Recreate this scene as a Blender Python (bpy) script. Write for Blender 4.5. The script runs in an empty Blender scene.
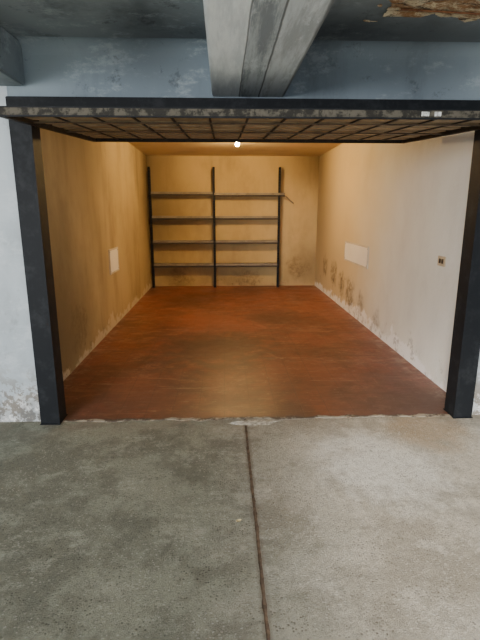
import bpy, bmesh, math, random
from mathutils import Vector, Matrix, noise as mnoise
random.seed(4)
scene = bpy.context.scene
col = scene.collection
PI = math.pi

# ---------------------------------------------------------------- materials
class MB:
    def __init__(s, name, rough=0.8, metal=0.0, spec=0.5):
        s.m = bpy.data.materials.new(name); s.m.use_nodes = True
        s.nt = s.m.node_tree; s.n = s.nt.nodes; s.l = s.nt.links
        s.b = s.n['Principled BSDF']
        s.b.inputs['Roughness'].default_value = rough
        s.b.inputs['Metallic'].default_value = metal
        s.b.inputs['Specular IOR Level'].default_value = spec
        s.tc = s.n.new('ShaderNodeTexCoord'); s.obj = s.tc.outputs['Object']
    def put(s, sock, v):
        if isinstance(v, bpy.types.NodeSocket): s.l.new(v, sock)
        elif isinstance(v, (tuple, list)) and len(v) == 3 and sock.type == 'RGBA': sock.default_value = (*v, 1)
        else: sock.default_value = v
    def math(s, op, a, b=0.0, c=None, clamp=False):
        n = s.n.new('ShaderNodeMath'); n.operation = op; n.use_clamp = clamp
        s.put(n.inputs[0], a); s.put(n.inputs[1], b)
        if c is not None: s.put(n.inputs[2], c)
        return n.outputs[0]
    def scale(s, v, sc):
        n = s.n.new('ShaderNodeVectorMath'); n.operation = 'MULTIPLY'
        s.put(n.inputs[0], v); n.inputs[1].default_value = sc; return n.outputs[0]
    def noise(s, sc, det=4, rough=.6, vec=None, dist=0):
        n = s.n.new('ShaderNodeTexNoise'); s.put(n.inputs['Vector'], vec or s.obj)
        n.inputs['Scale'].default_value = sc; n.inputs['Detail'].default_value = det
        n.inputs['Roughness'].default_value = rough; n.inputs['Distortion'].default_value = dist
        return n.outputs[0]
    def xyz(s):
        n = s.n.new('ShaderNodeSeparateXYZ'); s.put(n.inputs[0], s.obj); return n.outputs
    def step(s, v, a, b):
        n = s.n.new('ShaderNodeMapRange'); n.interpolation_type = 'SMOOTHSTEP'
        s.put(n.inputs[0], v); n.inputs[1].default_value = a; n.inputs[2].default_value = b
        return n.outputs[0]
    def mix(s, f, a, b):
        n = s.n.new('ShaderNodeMix'); n.data_type = 'RGBA'
        s.put(n.inputs[0], f); s.put(n.inputs[6], a); s.put(n.inputs[7], b); return n.outputs[2]
    def mul(s, a, b): return s.math('MULTIPLY', a, b, clamp=True)
    def color(s, c): s.put(s.b.inputs['Base Color'], c)
    def rough(s, v): s.put(s.b.inputs['Roughness'], v)
    def bump(s, h, strength=.3, dist=.01):
        n = s.n.new('ShaderNodeBump'); n.inputs['Strength'].default_value = strength
        n.inputs['Distance'].default_value = dist; s.put(n.inputs['Height'], h)
        s.l.new(n.outputs[0], s.b.inputs['Normal'])
    def spot(s, p, r):
        n = s.n.new('ShaderNodeVectorMath'); n.operation = 'DISTANCE'
        s.put(n.inputs[0], s.obj); n.inputs[1].default_value = p
        w = s.math('ADD', n.outputs['Value'], s.math('MULTIPLY', s.math('SUBTRACT', s.noise(7, 5), .5), r*1.6))
        return s.step(w, r, r*.3)

def plaster(name, ca, cb, damp_h=.12, damp_col=(.75,.72,.64), dark_col=(.12,.08,.04), spots=(), dirt=.25, peel=.5, flake=0, band=1.3, soft=(), blot=0, light_col=(.6,.64,.66), far=None, grime_k=.5, sq=.6, streak=0):
    m = MB(name, .88, spec=.25)
    o3 = m.xyz(); z = o3[2]
    c = m.mix(m.step(m.noise(.7, 4, .5), .35, .68), ca, cb)
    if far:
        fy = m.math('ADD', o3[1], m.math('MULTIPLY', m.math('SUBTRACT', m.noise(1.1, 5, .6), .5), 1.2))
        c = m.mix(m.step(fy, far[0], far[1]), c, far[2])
    c = m.mix(m.math('MULTIPLY', m.step(m.noise(band, 7, .65, m.scale(m.obj, (1,1,sq))), .46, .74), dirt), c, dark_col)
    if streak:
        c = m.mix(m.math('MULTIPLY', m.step(m.noise(1.4, 5, .6, m.scale(m.obj, (1.5,1.5,.25))), .48, .72), streak), c, dark_col)
    if blot:
        c = m.mix(m.math('MULTIPLY', m.step(m.noise(3.5, 9, .8, m.scale(m.obj, (.7,1,1.4))), .52, .64), blot), c, light_col)
        c = m.mix(m.math('MULTIPLY', m.step(m.noise(5.1, 9, .8), .56, .64), blot), c, dark_col)
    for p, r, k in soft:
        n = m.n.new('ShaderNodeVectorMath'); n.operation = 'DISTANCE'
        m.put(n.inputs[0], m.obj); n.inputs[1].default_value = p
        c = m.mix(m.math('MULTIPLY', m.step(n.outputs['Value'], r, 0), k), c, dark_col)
    lo = m.math('SUBTRACT', m.math('ADD', z, m.math('MULTIPLY', m.noise(2.2, 8, .75), -.9)), damp_h-.45)
    damp = m.step(lo, .06, 0)
    c = m.mix(m.math('MULTIPLY', damp, peel), c, damp_col)
    grime = m.mul(m.step(m.noise(6, 8, .75), .54, .62), m.step(lo, .2, .02))
    c = m.mix(m.math('MULTIPLY', grime, grime_k), c, dark_col)
    if flake:
        fl = m.mul(m.step(m.noise(6, 7, .75), .49, .52), m.step(z, .5, .14))
        c = m.mix(m.math('MULTIPLY', fl, flake), c, (.24,.215,.18))
        fl = m.mul(m.step(m.noise(11, 7, .75), .55, .58), m.step(z, .35, .08))
        c = m.mix(m.math('MULTIPLY', fl, flake), c, (.85,.85,.84))
    for p, r, k in spots:
        f = m.mul(m.spot(p, r), m.step(m.noise(12, 9, .85), .36, .60))
        c = m.mix(m.math('MULTIPLY', f, k), c, dark_col)
    m.color(c)
    h = m.math('ADD', m.noise(5, 6, .6), m.math('MULTIPLY', m.noise(60, 3), .25))
    m.bump(h, .35, .02)
    return m.m

R_SP = [((1.88,7.8,.46),.28,.9), ((1.88,6.75,.30),.30,.85), ((1.88,7.25,.36),.24,.85), ((1.88,8.5,.5),.25,.7),
        ((1.88,6.2,.25),.2,.6), ((1.88,5.5,.18),.18,.4)]
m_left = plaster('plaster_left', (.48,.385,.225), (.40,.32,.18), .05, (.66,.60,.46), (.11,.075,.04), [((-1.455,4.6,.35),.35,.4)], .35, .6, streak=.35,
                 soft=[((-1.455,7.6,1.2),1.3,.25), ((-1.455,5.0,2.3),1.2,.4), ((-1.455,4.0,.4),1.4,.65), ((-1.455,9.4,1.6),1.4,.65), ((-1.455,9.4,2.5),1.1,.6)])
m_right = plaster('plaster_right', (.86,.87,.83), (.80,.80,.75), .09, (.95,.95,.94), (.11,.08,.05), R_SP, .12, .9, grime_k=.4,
                  far=(4.8,7.2,(.63,.53,.34)), soft=[((1.88,9.4,1.3),1.8,.5), ((1.88,9.4,2.5),1.2,.5)])  # far: warm bulb-lit tone put into the paint of the deeper half
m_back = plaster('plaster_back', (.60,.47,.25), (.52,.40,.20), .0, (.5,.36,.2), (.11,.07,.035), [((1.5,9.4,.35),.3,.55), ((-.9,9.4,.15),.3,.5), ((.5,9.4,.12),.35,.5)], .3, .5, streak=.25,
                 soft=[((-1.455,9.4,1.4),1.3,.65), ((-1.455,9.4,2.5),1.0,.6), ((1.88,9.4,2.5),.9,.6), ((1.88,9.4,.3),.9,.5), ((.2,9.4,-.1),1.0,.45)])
m_ceil = plaster('plaster_ceiling', (.66,.54,.34), (.58,.46,.28), -5, dirt=.2)
m_face = plaster('painted_facade', (.58,.64,.68), (.44,.50,.54), .12, (.62,.62,.60), (.15,.16,.165),
                 [((-1.75,3.17,.05),.25,.8), ((-1.9,3.17,1.0),.25,.35), ((-1.42,3.17,.06),.14,.8)], .45, .5, flake=.9, blot=.25, light_col=(.82,.86,.88))
m_head = plaster('painted_lintel', (.33,.40,.45), (.23,.285,.33), -5, dirt=.6, dark_col=(.065,.078,.09), band=2.2, blot=.45, light_col=(.56,.63,.67), sq=.25,
                 soft=[((-.5,3.17,2.55),.45,.5), ((1.2,3.17,2.55),.6,.4), ((.55,3.17,2.5),.45,.6)])
m_slab = plaster('stained_slab', (.30,.345,.37), (.16,.185,.205), -5, dirt=.6, dark_col=(.035,.042,.05), band=2, blot=.5, light_col=(.50,.56,.60),
                 soft=[((1.3,3.0,2.5),.8,.5), ((.6,2.9,2.5),.5,.6), ((-.3,3.0,2.5),.5,.4)])

# board-marked beam
m = MB('board_marked_beam', .85, spec=.3)
x = m.xyz()[0]
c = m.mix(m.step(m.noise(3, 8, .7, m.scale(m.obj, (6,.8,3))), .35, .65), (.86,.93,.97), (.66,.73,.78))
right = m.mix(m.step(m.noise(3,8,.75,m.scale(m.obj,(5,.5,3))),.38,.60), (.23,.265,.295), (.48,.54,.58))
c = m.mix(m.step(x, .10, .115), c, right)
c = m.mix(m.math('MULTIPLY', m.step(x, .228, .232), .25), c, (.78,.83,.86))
c = m.mix(m.math('MULTIPLY', m.step(m.noise(5,9,.8,m.scale(m.obj,(2,.6,1))), .54,.61), .4), c, (.74,.80,.84))
wob = m.math('ADD', x, m.math('MULTIPLY', m.math('SUBTRACT', m.noise(4,3), .5), .012))
for sx, w, k in ((.107,.003,.7), (.23,.004,.8), (.385,.008,.7)):
    d = m.math('ABSOLUTE', m.math('SUBTRACT', wob, sx))
    c = m.mix(m.math('MULTIPLY', m.step(d, w*1.8, w*.4), k), c, (.06,.065,.07))
m.color(c); m.bump(m.noise(8, 6, .7, m.scale(m.obj, (3,.7,3))), .3, .01)
m_beam = m.m

# red tiled garage floor
m = MB('red_clinker_floor', .45, spec=.45)
br = m.n.new('ShaderNodeTexBrick'); m.put(br.inputs['Vector'], m.obj)
br.offset = 0.0
br.inputs['Scale'].default_value = 1; br.inputs['Brick Width'].default_value = .2; br.inputs['Row Height'].default_value = .1
br.inputs['Mortar Size'].default_value = .005; br.inputs['Mortar Smooth'].default_value = .5
br.inputs['Color1'].default_value = (.255,.080,.048,1); br.inputs['Color2'].default_value = (.235,.072,.043,1)
br.inputs['Mortar'].default_value = (.175,.056,.036,1)
xs = m.xyz()
c = m.mix(m.math('MULTIPLY', m.step(m.noise(.9, 8, .72), .40, .60), .75), br.outputs['Color'], (.10,.042,.029))
c = m.mix(m.math('MULTIPLY', m.step(m.noise(2.1, 9, .8, m.scale(m.obj, (1,2.2,1)), .8), .53, .61), .4), c, (.38,.20,.135))
c = m.mix(m.math('MULTIPLY', m.step(m.noise(9, 9, .95), .57, .61), .45), c, (.54,.40,.31))
c = m.mix(m.math('MULTIPLY', m.step(m.noise(4, 9, .8, m.scale(m.obj, (.5,5,1)), 1.5), .59, .62), .4), c, (.54,.40,.31))
c = m.mix(m.math('MULTIPLY', m.mul(m.step(xs[1], 4.3, 3.2), m.step(m.noise(2.2,8,.75), .28, .56)), .6), c, (.11,.068,.052))
c = m.mix(m.math('MULTIPLY', m.spot((-.1,5.0,0), 1.0), .7), c, (.065,.034,.026))
c = m.mix(m.math('MULTIPLY', m.spot((.7,6.6,0), .7), .5), c, (.07,.036,.027))
c = m.mix(m.math('MULTIPLY', m.spot((-.5,8.0,0), .8), .5), c, (.07,.036,.027))
edge = m.math('MAXIMUM', m.step(xs[0], -1.25, -1.44), m.step(xs[0], 1.66, 1.87))
c = m.mix(m.mul(edge, m.step(m.noise(7, 6, .7), .46, .75)), c, (.38,.30,.24))
m.color(c)
m.rough(m.math('ADD', .13, m.math('MULTIPLY', m.noise(2.2, 8, .8), .6)))
m.bump(m.math('ADD', m.math('MULTIPLY', br.outputs['Fac'], -.3), m.math('MULTIPLY', m.noise(7,8,.75), .8)), .24, .009)
m_red = m.m

# aisle concrete
m = MB('aisle_concrete', .8, spec=.25)
xs = m.xyz()
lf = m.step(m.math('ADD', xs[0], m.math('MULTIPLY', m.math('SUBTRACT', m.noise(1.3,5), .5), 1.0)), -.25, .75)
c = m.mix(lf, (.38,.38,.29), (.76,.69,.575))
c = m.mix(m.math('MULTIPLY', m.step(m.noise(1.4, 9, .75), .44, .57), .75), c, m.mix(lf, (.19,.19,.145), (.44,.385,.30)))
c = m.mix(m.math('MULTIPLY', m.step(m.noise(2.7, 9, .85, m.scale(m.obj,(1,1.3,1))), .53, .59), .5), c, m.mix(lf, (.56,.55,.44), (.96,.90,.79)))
c = m.mix(m.math('MULTIPLY', m.spot((.95,2.5,0), .55), .85), c, (.99,.95,.86))  # pool of daylight painted into the concrete colour
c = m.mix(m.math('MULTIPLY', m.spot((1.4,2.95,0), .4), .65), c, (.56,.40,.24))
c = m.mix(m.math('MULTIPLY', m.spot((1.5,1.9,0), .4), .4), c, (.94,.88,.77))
v1 = m.n.new('ShaderNodeTexVoronoi'); m.put(v1.inputs['Vector'], m.obj); v1.inputs['Scale'].default_value = 85
sv = m.n.new('ShaderNodeSeparateColor'); m.l.new(v1.outputs['Color'], sv.inputs[0])
clump = m.step(m.noise(4, 6, .7), .40, .62)
pit = m.mul(m.mul(m.step(v1.outputs['Distance'], .50, .25), m.step(sv.outputs[0], .62, .66)), clump)
stone = m.mul(m.mul(m.step(v1.outputs['Distance'], .50, .25), m.step(sv.outputs[1], .68, .72)), m.math('SUBTRACT', 1.15, clump))
c = m.mix(m.math('MULTIPLY', pit, .7), c, m.mix(lf, (.085,.085,.065), (.24,.205,.155)))
c = m.mix(m.math('MULTIPLY', stone, .45), c, m.mix(lf, (.64,.62,.53), (.97,.94,.87)))
c = m.mix(m.math('MULTIPLY', m.step(m.noise(24, 10, 1.0), .51, .55), .5), c, m.mix(lf, (.14,.14,.105), (.33,.285,.22)))
c = m.mix(m.math('MULTIPLY', m.mul(m.step(xs[1], 2.8, 3.15), m.step(m.noise(5,6,.7), .4, .6)), .45), c, (.34,.28,.21))
jd = m.math('ABSOLUTE', m.math('SUBTRACT', m.math('ADD', xs[0], m.math('MULTIPLY', m.math('SUBTRACT', m.noise(14,5), .5), .03)), .151))
c = m.mix(m.math('MULTIPLY', m.step(jd, .028, .010), .45), c, (.20,.155,.115))
m.color(c)
m.rough(m.math('ADD', .6, m.math('MULTIPLY', m.noise(3,5), .35)))
m.bump(m.math('ADD', m.math('ADD', m.noise(40, 10, 1.0), m.math('MULTIPLY', pit, -.35)), m.math('MULTIPLY', stone, .2)), 1.0, .014)
m_conc = m.m

def simple(name, a, b, sc=8, rough=.6, metal=0, bump=.2, lo=.4, hi=.65, spec=.5):
    m = MB(name, rough, metal, spec)
    m.color(m.mix(m.step(m.noise(sc, 6, .7), lo, hi), a, b))
    m.bump(m.noise(sc*4, 4, .6), bump, .004)
    return m.m
m_joint = simple('rusty_joint', (.13,.09,.062), (.24,.165,.115), 25, .9)
m_mortar = simple('threshold_mortar', (.42,.37,.29), (.13,.10,.075), 7, .9, bump=.6, lo=.44, hi=.54)
m_patch = simple('mortar_patch', (.72,.68,.59), (.34,.30,.23), 16, .9, bump=1, lo=.42, hi=.58)
m_post = simple('dark_painted_steel', (.010,.012,.015), (.024,.027,.031), 9, .6, .0, .1, .45, .75, spec=.18)
m_edge = simple('weathered_grey_steel', (.12,.108,.085), (.03,.028,.024), 16, .7, .0, .3, .42, .56, spec=.2)
m_sheet = simple('brown_sheet', (.36,.265,.155), (.20,.15,.09), 5, .6, .0, .1)
m_rib = simple('rib_steel', (.022,.019,.016), (.04,.032,.024), 10, .6, spec=.2)
m_tan = simple('tan_rail', (.12,.09,.06), (.06,.045,.033), 10, .6, spec=.2)
m_shelf = simple('grey_shelf_steel', (.26,.235,.195), (.18,.16,.13), 6, .5)
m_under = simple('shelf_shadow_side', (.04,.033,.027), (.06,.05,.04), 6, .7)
m_white = simple('white_panel', (.95,.95,.94), (.91,.90,.88), 3, .5, bump=.05)
m_frame = simple('pale_panel_frame', (.66,.62,.54), (.54,.50,.42), 5, .6, bump=.05)
m_screw = simple('screw_metal', (.25,.24,.22), (.35,.34,.3), 30, .4, .8)
m_plate = simple('socket_plate', (.62,.52,.36), (.5,.42,.28), 12, .45)
m_dark = simple('dark_insert', (.035,.025,.02), (.06,.045,.03), 12, .4)
m_spall = MB('spalled_concrete', .95)
c = m_spall.mix(m_spall.step(m_spall.noise(7,9,.85,m_spall.scale(m_spall.obj,(.7,1.4,1))), .45, .56), (.90,.77,.53), (.42,.21,.085))
c = m_spall.mix(m_spall.mul(m_spall.step(m_spall.noise(9,9,.85,m_spall.scale(m_spall.obj,(.5,1.8,1))), .54, .59), .85), c, (.05,.035,.025))
m_spall.color(c); m_spall.bump(m_spall.noise(40,8,.85), 1, .02); m_spall = m_spall.m
m_rust = simple('rust', (.16,.06,.025), (.28,.12,.05), 30, .9)
m_leaf = simple('dry_leaf', (.75,.68,.4), (.62,.5,.25), 60, .7)
m_sticker = simple('worn_sticker', (.8,.8,.78), (.25,.25,.24), 60, .6)
m = MB('perforated_upright', .6, spec=.2)
z = m.xyz()[2]
fr = m.math('FRACT', m.math('MULTIPLY', z, 20.0))
c = m.mix(m.step(m.math('ABSOLUTE', m.math('SUBTRACT', fr, .5)), .16, .08), (.014,.017,.024), (.004,.004,.004))
m.color(c); m_up = m.m
m = MB('warm_bulb')
m.color((1,.85,.6)); m.b.inputs['Emission Color'].default_value = (1,.63,.24,1)
m.b.inputs['Emission Strength'].default_value = 3600
m_bulb = m.m

# ---------------------------------------------------------------- geometry helpers
def box(bm, x0,x1,y0,y1,z0,z1, bev=0):
    r = bmesh.ops.create_cube(bm, size=1)
    vs = r['verts']
    for v in vs:
        v.co = Vector(((x0+x1)/2+v.co.x*(x1-x0), (y0+y1)/2+v.co.y*(y1-y0), (z0+z1)/2+v.co.z*(z1-z0)))
    if bev:
        es = list({e for v in vs for e in v.link_edges})
        bmesh.ops.bevel(bm, geom=es, offset=bev, segments=2, affect='EDGES')
    return bm
def B(*a, **k): return box(bmesh.new(), *a, **k)
def cyl(bm, p, q, r, seg=16, r2=None):
    p, q = Vector(p), Vector(q); d = q-p
    mat = Matrix.Translation((p+q)/2) @ d.to_track_quat('Z','Y').to_matrix().to_4x4()
    bmesh.ops.create_cone(bm, cap_ends=True, segments=seg, radius1=r, radius2=r if r2 is None else r2, depth=d.length, matrix=mat)
    return bm
WL = {}
def obj(name, bm, mat, parent=None, smooth=False, **props):
    me = bpy.data.meshes.new(name)
    if parent is not None:
        bmesh.ops.translate(bm, verts=bm.verts, vec=-WL[parent.name])
    if smooth:
        for f in bm.faces: f.smooth = True
    bm.to_mesh(me); bm.free(); me.materials.append(mat)
    o = bpy.data.objects.new(name, me); col.objects.link(o)
    WL[o.name] = Vector((0,0,0))
    if parent is not None: o.parent = parent; WL[o.name] = WL[parent.name].copy()
    for k, v in props.items(): o[k] = v
    return o
def struct(name, bm, mat, label, cat): return obj(name, bm, mat, None, kind='structure', label=label, category=cat)
def thing(name, loc, label, cat, **props):
    o = bpy.data.objects.new(name, None); col.objects.link(o); o.location = loc
    WL[o.name] = Vector(loc); o['label'] = label; o['category'] = cat
    for k, v in props.items(): o[k] = v
    return o

XL, XR, YF, YB = -1.455, 1.88, 3.17, 9.4
CH = 2.53
# ---------------------------------------------------------------- the setting
struct('floor', B(XL,XR,YF,YB,-.12,0), m_red, 'worn red tile floor inside the garage', 'floor')
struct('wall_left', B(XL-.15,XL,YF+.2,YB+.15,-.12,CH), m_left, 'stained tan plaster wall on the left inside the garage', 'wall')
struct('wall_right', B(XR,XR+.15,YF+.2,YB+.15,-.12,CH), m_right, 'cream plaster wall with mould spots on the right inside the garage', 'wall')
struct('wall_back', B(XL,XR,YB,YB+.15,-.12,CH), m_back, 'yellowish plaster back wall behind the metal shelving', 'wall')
struct('ceiling', B(XL-.15,XR+.15,YF+.2,YB+.15,CH,CH+.2), m_ceil, 'plastered ceiling inside the garage around the bulb', 'ceiling')

JX0, JX1 = .144, .157
bm = bmesh.new()
def slab(bm, x0, x1, side):
    ys = [-5+ (YF+5)*i/400 for i in range(401)]
    top_in, top_out, bot_in = [], [], []
    for y in ys:
        j = .006*mnoise.noise(Vector((y*9,side*5,0)))+.004*mnoise.noise(Vector((y*40,side*5,2)))
        xi = (x1 if side < 0 else x0) + side*abs(j)*1.3
        xo = x0 if side < 0 else x1
        top_in.append(bm.verts.new((xi,y,0))); top_out.append(bm.verts.new((xo,y,0))); bot_in.append(bm.verts.new((xi,y,-.12)))
    for i in range(400):
        q = (top_in[i],top_in[i+1],top_out[i+1],top_out[i]); bm.faces.new(q if side < 0 else q[::-1])
        q = (top_in[i],bot_in[i],bot_in[i+1],top_in[i+1]); bm.faces.new(q if side < 0 else q[::-1])
slab(bm, -7, JX0, -1); slab(bm, JX1, 7, 1)
bmesh.ops.recalc_face_normals(bm, faces=bm.faces[:])
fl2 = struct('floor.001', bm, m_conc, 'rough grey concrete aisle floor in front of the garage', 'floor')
obj('expansion_joint', B(JX0-.02,JX1+.02,-5,YF,-.1,-.005), m_joint, fl2, label='rust brown joint running through the concrete')
bm = bmesh.new()
def ragged(bm, pts_front, pts_back, z1):
    lo = [bm.verts.new((p[0],p[1],-.002)) for p in pts_front]; hi = [bm.verts.new((p[0],p[1]+.006,z1)) for p in pts_front]
    bk = [bm.verts.new((p[0],p[1],z1)) for p in pts_back]
    for i in range(len(lo)-1):
        bm.faces.new((lo[i],lo[i+1],hi[i+1],hi[i])); bm.faces.new((hi[i],hi[i+1],bk[i+1],bk[i]))
xs_ = [-1.19+2.89*i/200 for i in range(201)]
def fr_y(x):
    return min(3.15+.025*mnoise.noise(Vector((x*3,0,0)))+.022*mnoise.noise(Vector((x*14,3,0)))+.012*mnoise.noise(Vector((x*40,3,0))), 3.17)
ragged(bm, [(x,fr_y(x)) for x in xs_], [(x,3.185+.025*mnoise.noise(Vector((x*9,7,0)))+.015*mnoise.noise(Vector((x*35,7,0)))) for x in xs_], .003)
obj('threshold', bm, m_mortar, fl2, label='dirty ragged mortar edge between concrete and red floor')
# broken pale patch where the joint meets the threshold
bm = bmesh.new(); cx_, cy_ = .21, 3.10
ctr = bm.verts.new((cx_,cy_,.004)); ring = []; ring2 = []
for i in range(90):
    a = 2*PI*i/90; k = 1+.5*mnoise.noise(Vector((math.cos(a)*2,math.sin(a)*2,3)))+.45*mnoise.noise(Vector((math.cos(a)*6,math.sin(a)*6,8)))+.3*mnoise.noise(Vector((math.cos(a)*16,math.sin(a)*16,8)))
    ring.append(bm.verts.new((cx_+.14*k*math.cos(a), cy_+.035*k*math.sin(a), .0025)))
    ring2.append(bm.verts.new((cx_+.15*k*math.cos(a), cy_+.042*k*math.sin(a), -.001)))
for i in range(90):
    j = (i+1) % 90
    bm.faces.new((ctr, ring[i], ring[j])); bm.faces.new((ring[i], ring2[i], ring2[j], ring[j]))
obj('mortar_patch', bm, m_patch, fl2, label='small broken pale mortar patch')

struct('wall_front', B(-7,-1.335,YF,YF+.2,-.12,2.5), m_face, 'peeling bluish white painted wall left of the dark door post', 'wall')
struct('wall_front.001', B(1.85,7,YF,YF+.2,-.12,2.5), m_face, 'bluish white painted wall right of the dark door post', 'wall')
bm = B(-1.335,1.85,YF,YF+.2,2.185,2.5)
R = .09
pr = [(YF-R+R*math.sin(a*PI/16), 2.5-R+R*math.cos(a*PI/16)) for a in range(9)]
for xa, xb in ((-1.214,-.064),(.393,1.85)):
    A_ = [bm.verts.new((xa,y,z)) for y, z in pr]; C_ = [bm.verts.new((xb,y,z)) for y, z in pr]
    for i in range(8): bm.faces.new((A_[i],C_[i],C_[i+1],A_[i+1]))
struct('wall_lintel', bm, m_head, 'grey blue painted concrete lintel above the open garage door', 'wall')
cl2 = struct('ceiling.001', B(-7,7,-1.6,YF+.2,2.5,2.7), m_slab, 'dark stained concrete slab over the aisle', 'ceiling')
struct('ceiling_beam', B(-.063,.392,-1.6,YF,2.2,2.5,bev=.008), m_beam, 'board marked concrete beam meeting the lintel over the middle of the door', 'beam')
struct('ceiling_beam.001', B(-1.75,-1.215,-1.6,YF,2.25,2.5,bev=.012), m_slab, 'dark concrete beam at the upper left above the white wall', 'beam')
bm = bmesh.new()
N, Mx = 110, 60
grid = []
for i in range(N+1):
    row = []
    for j in range(Mx+1):
        u, v = i/N, j/Mx
        X = .74+.85*u; Y = 2.34+.44*v
        e = min(1, min(u, 1-u)*4, min(v,1-v)*3)+.7*mnoise.noise(Vector((X*5,Y*9,1)))+.6*mnoise.noise(Vector((X*20,Y*20,1)))
        h = .003+.02*abs(mnoise.noise(Vector((X*8,Y*14,5))))
        row.append((bm.verts.new((X,Y,2.5-h)), e))
    grid.append(row)
for i in range(N):
    for j in range(Mx):
        q = [grid[i][j], grid[i+1][j], grid[i+1][j+1], grid[i][j+1]]
        if sum(a[1] for a in q)/4 > .45: bm.faces.new([a[0] for a in q][::-1])
bmesh.ops.delete(bm, geom=[v for v in bm.verts if not v.link_faces], context='VERTS')
obj('spalled_patch', bm, m_spall, cl2, label='crumbling tan and rusty patch of bare concrete')
bm = bmesh.new(); cyl(bm, (.90,2.58,2.482), (1.5,2.64,2.482), .005, 10)
obj('rebar', bm, m_rust, cl2, smooth=True, label='rusty exposed reinforcing bar')

# ---------------------------------------------------------------- door frame
fr = thing('trim_1', (.255, YF, 0), 'black steel door frame of two posts and a header', 'door frame', kind='structure')
def post(x0, x1, inner):
    bm = bmesh.new()
    box(bm, x0, x1, YF-.05, YF+.10, 0, 2.18, bev=.004)
    if inner > 0: box(bm, x1-.012, x1+.006, YF-.062, YF-.045, 0, 2.08)
    else: box(bm, x0-.006, x0+.012, YF-.062, YF-.045, 0, 2.08)
    return bm
obj('post', post(-1.325,-1.19,1), m_post, fr)
obj('post', post(1.70,1.84,-1), m_post, fr)
obj('header', B(-1.325,1.84,YF-.06,YF+.08,2.10,2.182,bev=.004), m_post, fr)
obj('foot_plate', B(-1.328,-1.184,YF-.062,YF+.11,0,.006,bev=.002), m_post, fr)
obj('foot_plate', B(1.694,1.843,YF-.062,YF+.11,0,.006,bev=.002), m_post, fr)

# ---------------------------------------------------------------- up and over door
DX0, DX1 = -1.178, 1.688
Y0, Z0, Y1, Z1 = 2.60, 1.976, 4.50, 2.108
L = math.hypot(Y1-Y0, Z1-Z0); ang = math.atan2(Z1-Z0, Y1-Y0)
dr = thing('door_1', (.255, Y0, Z0), 'open up-and-over steel garage door tilted flat under the lintel', 'garage door', kind='structure')
def tilt(bm):
    Mt = Matrix.Translation((0,Y0,Z0)) @ Matrix.Rotation(ang, 4, 'X')
    bmesh.ops.transform(bm, matrix=Mt, verts=bm.verts); return bm
bm = bmesh.new(); nb = 8; bw = (L-.05)/nb
for i in range(nb):
    box(bm, DX0+.02, DX1-.02, .02+i*bw+.045, .02+(i+1)*bw-.045, .026, .040)
obj('door_slats', tilt(bm), m_sheet, dr)
obj('door_panel', tilt(B(DX0+.02, DX1-.02, .021, L-.031, .0405, .0435)), m_rib, dr)
obj('edge_rail', tilt(B(DX0,DX1,0,.02,.004,.044,bev=.003)), m_edge, dr, label='weathered grey front edge of the door')
obj('rubber_seal', tilt(B(DX0,DX1,-.006,.02,-.003,.004)), m_post, dr)
obj('edge_lip', tilt(B(DX0,DX1,-.004,.0,.040,.046)), m_post, dr)
obj('edge_rail', tilt(B(DX0,DX1,L-.03,L,.0,.042,bev=.004)), m_rib, dr)
for xa in (DX0, DX1-.04): obj('side_rail', tilt(B(xa,xa+.04,.021,L-.031,0,.042,bev=.004)), m_rib, dr)
nr = 13
for i in range(1, nr):
    xc = DX0+.02+(DX1-DX0-.04)*i/nr
    obj('rib', tilt(B(xc-.006,xc+.006,.021,L-.031,.018,.0255)), m_rib, dr)
for s_ in (.44,1.05):
    obj('cross_rail', tilt(B(DX0+.041,DX1-.041,s_-.015,s_+.015,.010,.0175)), m_tan, dr)
for xa, w in ((1.055,.042),(1.125,.036)):
    bm = bmesh.new(); box(bm, xa, xa+w, -.002, -.0002, .012, .034)
    obj('sticker', tilt(bm), m_sticker, dr, label='small worn white sticker')
for sx in (DX0, DX1):
    bm = bmesh.new(); d = -.014 if sx < 0 else .014
    cyl(bm, (sx-d*.3,YF+.02,Z0+.055), (sx+d,YF+.02,Z0+.055), .012); obj('pivot_pin', bm, m_screw, dr)

# ---------------------------------------------------------------- shelving
sh = thing('metal_shelving', (-.155, 9.29, 0), 'open dark metal shelving with four shelves against the back wall', 'shelving')
SY0, SY1 = 9.20, 9.385
UX = (-1.395, -.17, 1.09)
def upright(x, y, sy, sx):
    bm = bmesh.new(); w, t = .042, .004
    box(bm, x-w/2, x+w/2, y-t/2, y+t/2, 0, 2.31)
    xx = x-sx*w/2
    box(bm, xx-t/2, xx+t/2, min(y,y+sy*.035), max(y,y+sy*.035), 0, 2.31)
    box(bm, x-w/2-.004, x+w/2+.004, min(y,y+sy*.035)-.003, max(y,y+sy*.035)+.003, 0, .006)
    return bm
for x, sx in zip(UX, (1,1,-1)):
    obj('upright', upright(x, SY0, 1, sx), m_up, sh); obj('upright', upright(x*1.015, SY1, -1, sx), m_up, sh)
for zi, zs in enumerate((.475,.93,1.40,1.835)):
    for k in range(2):
        a, b = UX[k]+.004, UX[k+1]-.004
        z = zs + (.018 if (k == 0 and zi == 3) else 0)
        if k == 1 and zi == 3: b += .11
        bm = bmesh.new()
        box(bm, a, b, SY0-.004 if b > 1.1 else SY0+.006, SY1-.006, z-.002, z)
        box(bm, a, b, SY0-.006 if b > 1.1 else SY0+.004, SY0+.007, z-.038, z)
        box(bm, a, b, SY1-.007, SY1-.004, z-.030, z)
        s_ = obj('shelf', bm, m_shelf, sh)
        WL[s_.name] = WL[sh.name].copy()
        obj('shelf_shade_strip', B(a, b, SY0+.009, SY0+.016, z-.070, z-.004), m_under, s_, label='dark strip standing in for shade under the shelf')  # dark strip modelled in place of the shade below each shelf
bm = bmesh.new(); cyl(bm, (1.15,SY0+.02,1.79),(1.22,SY0+.03,1.77),.012,8); cyl(bm, (1.22,SY0+.03,1.77),(1.38,SY0+.08,1.64),.012,8)
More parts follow.
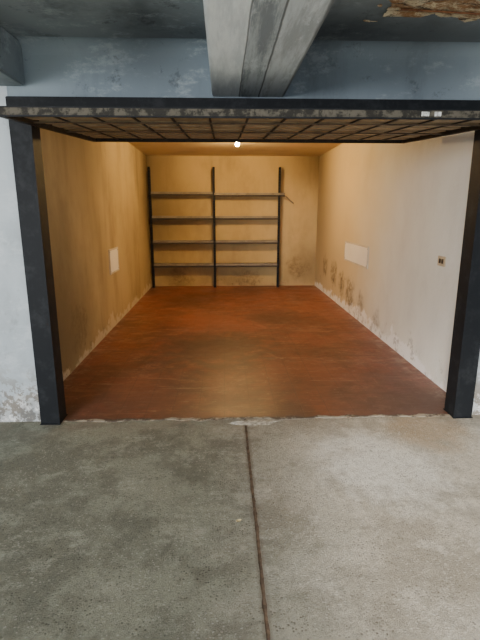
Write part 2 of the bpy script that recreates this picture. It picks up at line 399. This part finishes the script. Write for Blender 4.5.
obj('brace', bm, m_shelf, sh, label='loose bent rod sticking out on the right')

# ---------------------------------------------------------------- ceiling bulb
bx, by = .22, 7.2
lp = thing('ceiling_lamp', (bx,by,CH), 'bare glowing warm bulb on the garage ceiling', 'lamp')
bm = bmesh.new(); cyl(bm, (bx,by,CH-.012),(bx,by,CH), .045, 24); obj('ceiling_rose', bm, m_dark, lp)
bm = bmesh.new(); cyl(bm, (bx,by,CH-.045),(bx,by,CH-.012), .018, 20, .022); obj('bulb_socket', bm, m_dark, lp)
bm = bmesh.new()
prof = [(0,-.062),(.014,-.060),(.025,-.050),(.030,-.036),(.028,-.022),(.020,-.008),(.015,.002)]
rings = []
for r_, z_ in prof:
    rings.append([bm.verts.new((bx+max(r_,.0005)*math.cos(a*PI/12), by+max(r_,.0005)*math.sin(a*PI/12), CH-.046+z_)) for a in range(24)])
for i in range(len(rings)-1):
    for a in range(24): bm.faces.new((rings[i][a], rings[i][(a+1)%24], rings[i+1][(a+1)%24], rings[i+1][a]))
bm.faces.new(rings[0][::-1]); bm.faces.new(rings[-1])
obj('bulb', bm, m_bulb, lp, smooth=True, label='lit warm white glass bulb')

# ---------------------------------------------------------------- wall panels
def wall_panel(name, x, sgn, y0, y1, z0, z1, label):
    t = thing(name, (x,(y0+y1)/2,z0), label, 'wall panel')
    def bb(d0, d1, *r, bev=0):
        a, b = sorted((x+sgn*d0, x+sgn*d1)); return B(a, b, *r, bev=bev)
    bm = bmesh.new()
    for r in ((y0,y1,z0,z0+.02),(y0,y1,z1-.02,z1),(y0,y0+.02,z0+.02,z1-.02),(y1-.02,y1,z0+.02,z1-.02)):
        a, b = sorted((x, x+sgn*.014)); box(bm, a, b, *r)
    obj('frame', bm, m_frame, t)
    obj('cover', bb(0,.010,y0+.02,y1-.02,z0+.02,z1-.02), m_white, t)
    for yy in (y0+.035, y1-.035):
        for zz in (z0+.035, z1-.035):
            bm = bmesh.new(); cyl(bm, (x+sgn*.009,yy,zz),(x+sgn*.013,yy,zz),.007,10); obj('screw', bm, m_screw, t)
wall_panel('access_panel', XL, 1, 5.95, 6.45, .70, 1.02, 'small white rectangular cover on the stained left wall')
wall_panel('access_panel', XR, -1, 5.95, 7.12, .76, 1.05, 'long white rectangular cover low on the right wall')
t = thing('wall_socket', (XR,3.93,1.05), 'small brown electrical socket plate on the right wall near the door', 'socket')
obj('cover_plate', B(XR-.008,XR,3.85,3.99,1.035,1.12,bev=.003), m_plate, t)
for yy in (3.88,3.928):
    obj('socket_insert', B(XR-.011,XR-.0075,yy,yy+.034,1.058,1.098,bev=.001), m_dark, t)

# ---------------------------------------------------------------- leaf
def leaf(x, y, rz, s, label):
    t_bm = bmesh.new(); n = 8; L_, R_, C_ = [], [], []
    for i in range(n+1):
        u = i/n; w = .32*math.sin(PI*u**.8)*s; zz = .003+.25*s*(u-.5)**2
        c_, s_ = math.cos(rz), math.sin(rz)
        def P(a, b, z): return t_bm.verts.new((x+a*c_-b*s_, y+a*s_+b*c_, z))
        C_.append(P((u-.5)*s, 0, zz)); L_.append(P((u-.5)*s, w, zz+.1*s)); R_.append(P((u-.5)*s, -w, zz+.1*s))
    for i in range(n):
        for A, Bv in ((L_,C_),(C_,R_)):
            t_bm.faces.new((A[i],Bv[i],Bv[i+1],A[i+1]))
    bmesh.ops.remove_doubles(t_bm, verts=t_bm.verts, dist=1e-5)
    obj('dry_leaf', t_bm, m_leaf, None, label=label, category='leaf')
leaf(.065, 2.0, .5, .032, 'small pale dry leaf on the concrete beside the rusty joint')

# ---------------------------------------------------------------- light
w = bpy.data.worlds.new('World'); scene.world = w; w.use_nodes = True
bg = w.node_tree.nodes['Background']; bg.inputs[0].default_value = (.82,.90,1,1); bg.inputs[1].default_value = 1.2
def area(loc, target, sx, sy, e, c):
    ld = bpy.data.lights.new('daylight', 'AREA'); ld.shape = 'RECTANGLE'; ld.size = sx; ld.size_y = sy; ld.energy = e; ld.color = c
    o = bpy.data.objects.new('daylight', ld); col.objects.link(o); o.location = loc
    o.rotation_euler = (Vector(target)-Vector(loc)).to_track_quat('-Z','Y').to_euler()
area((-2.8,-4.2,2.3), (1.8,3.0,.4), 2.4, 1.6, 600, (1,.98,.95))
sl = bpy.data.lights.new('added_patch_spot', 'SPOT'); sl.energy = 1900; sl.spot_size = math.radians(18); sl.spot_blend = 1; sl.color = (1,.94,.82); sl.shadow_soft_size = .3  # added spot with no real source, brightens the concrete on the right
so = bpy.data.objects.new('added_patch_spot', sl); col.objects.link(so); so.location = (-1.0,-3.0,2.3)
so.rotation_euler = (Vector((1.25,2.45,0))-so.location).to_track_quat('-Z','Y').to_euler()
sd = bpy.data.lights.new('sun', 'SUN'); sd.energy = 5; sd.angle = .02; sd.color = (1,.96,.90)
so = bpy.data.objects.new('sun', sd); col.objects.link(so); so.location = (0,-6,8)
so.rotation_euler = Vector((.25,.85,-1.05)).to_track_quat('-Z','Y').to_euler()

cam = bpy.data.cameras.new('camera'); co = bpy.data.objects.new('camera', cam); col.objects.link(co)
co.location = (0,0,1.5); co.rotation_euler = (math.radians(90-13.3), 0, math.radians(-2.05))
cam.lens = 26; cam.sensor_width = 36; cam.clip_start = .05
scene.camera = co
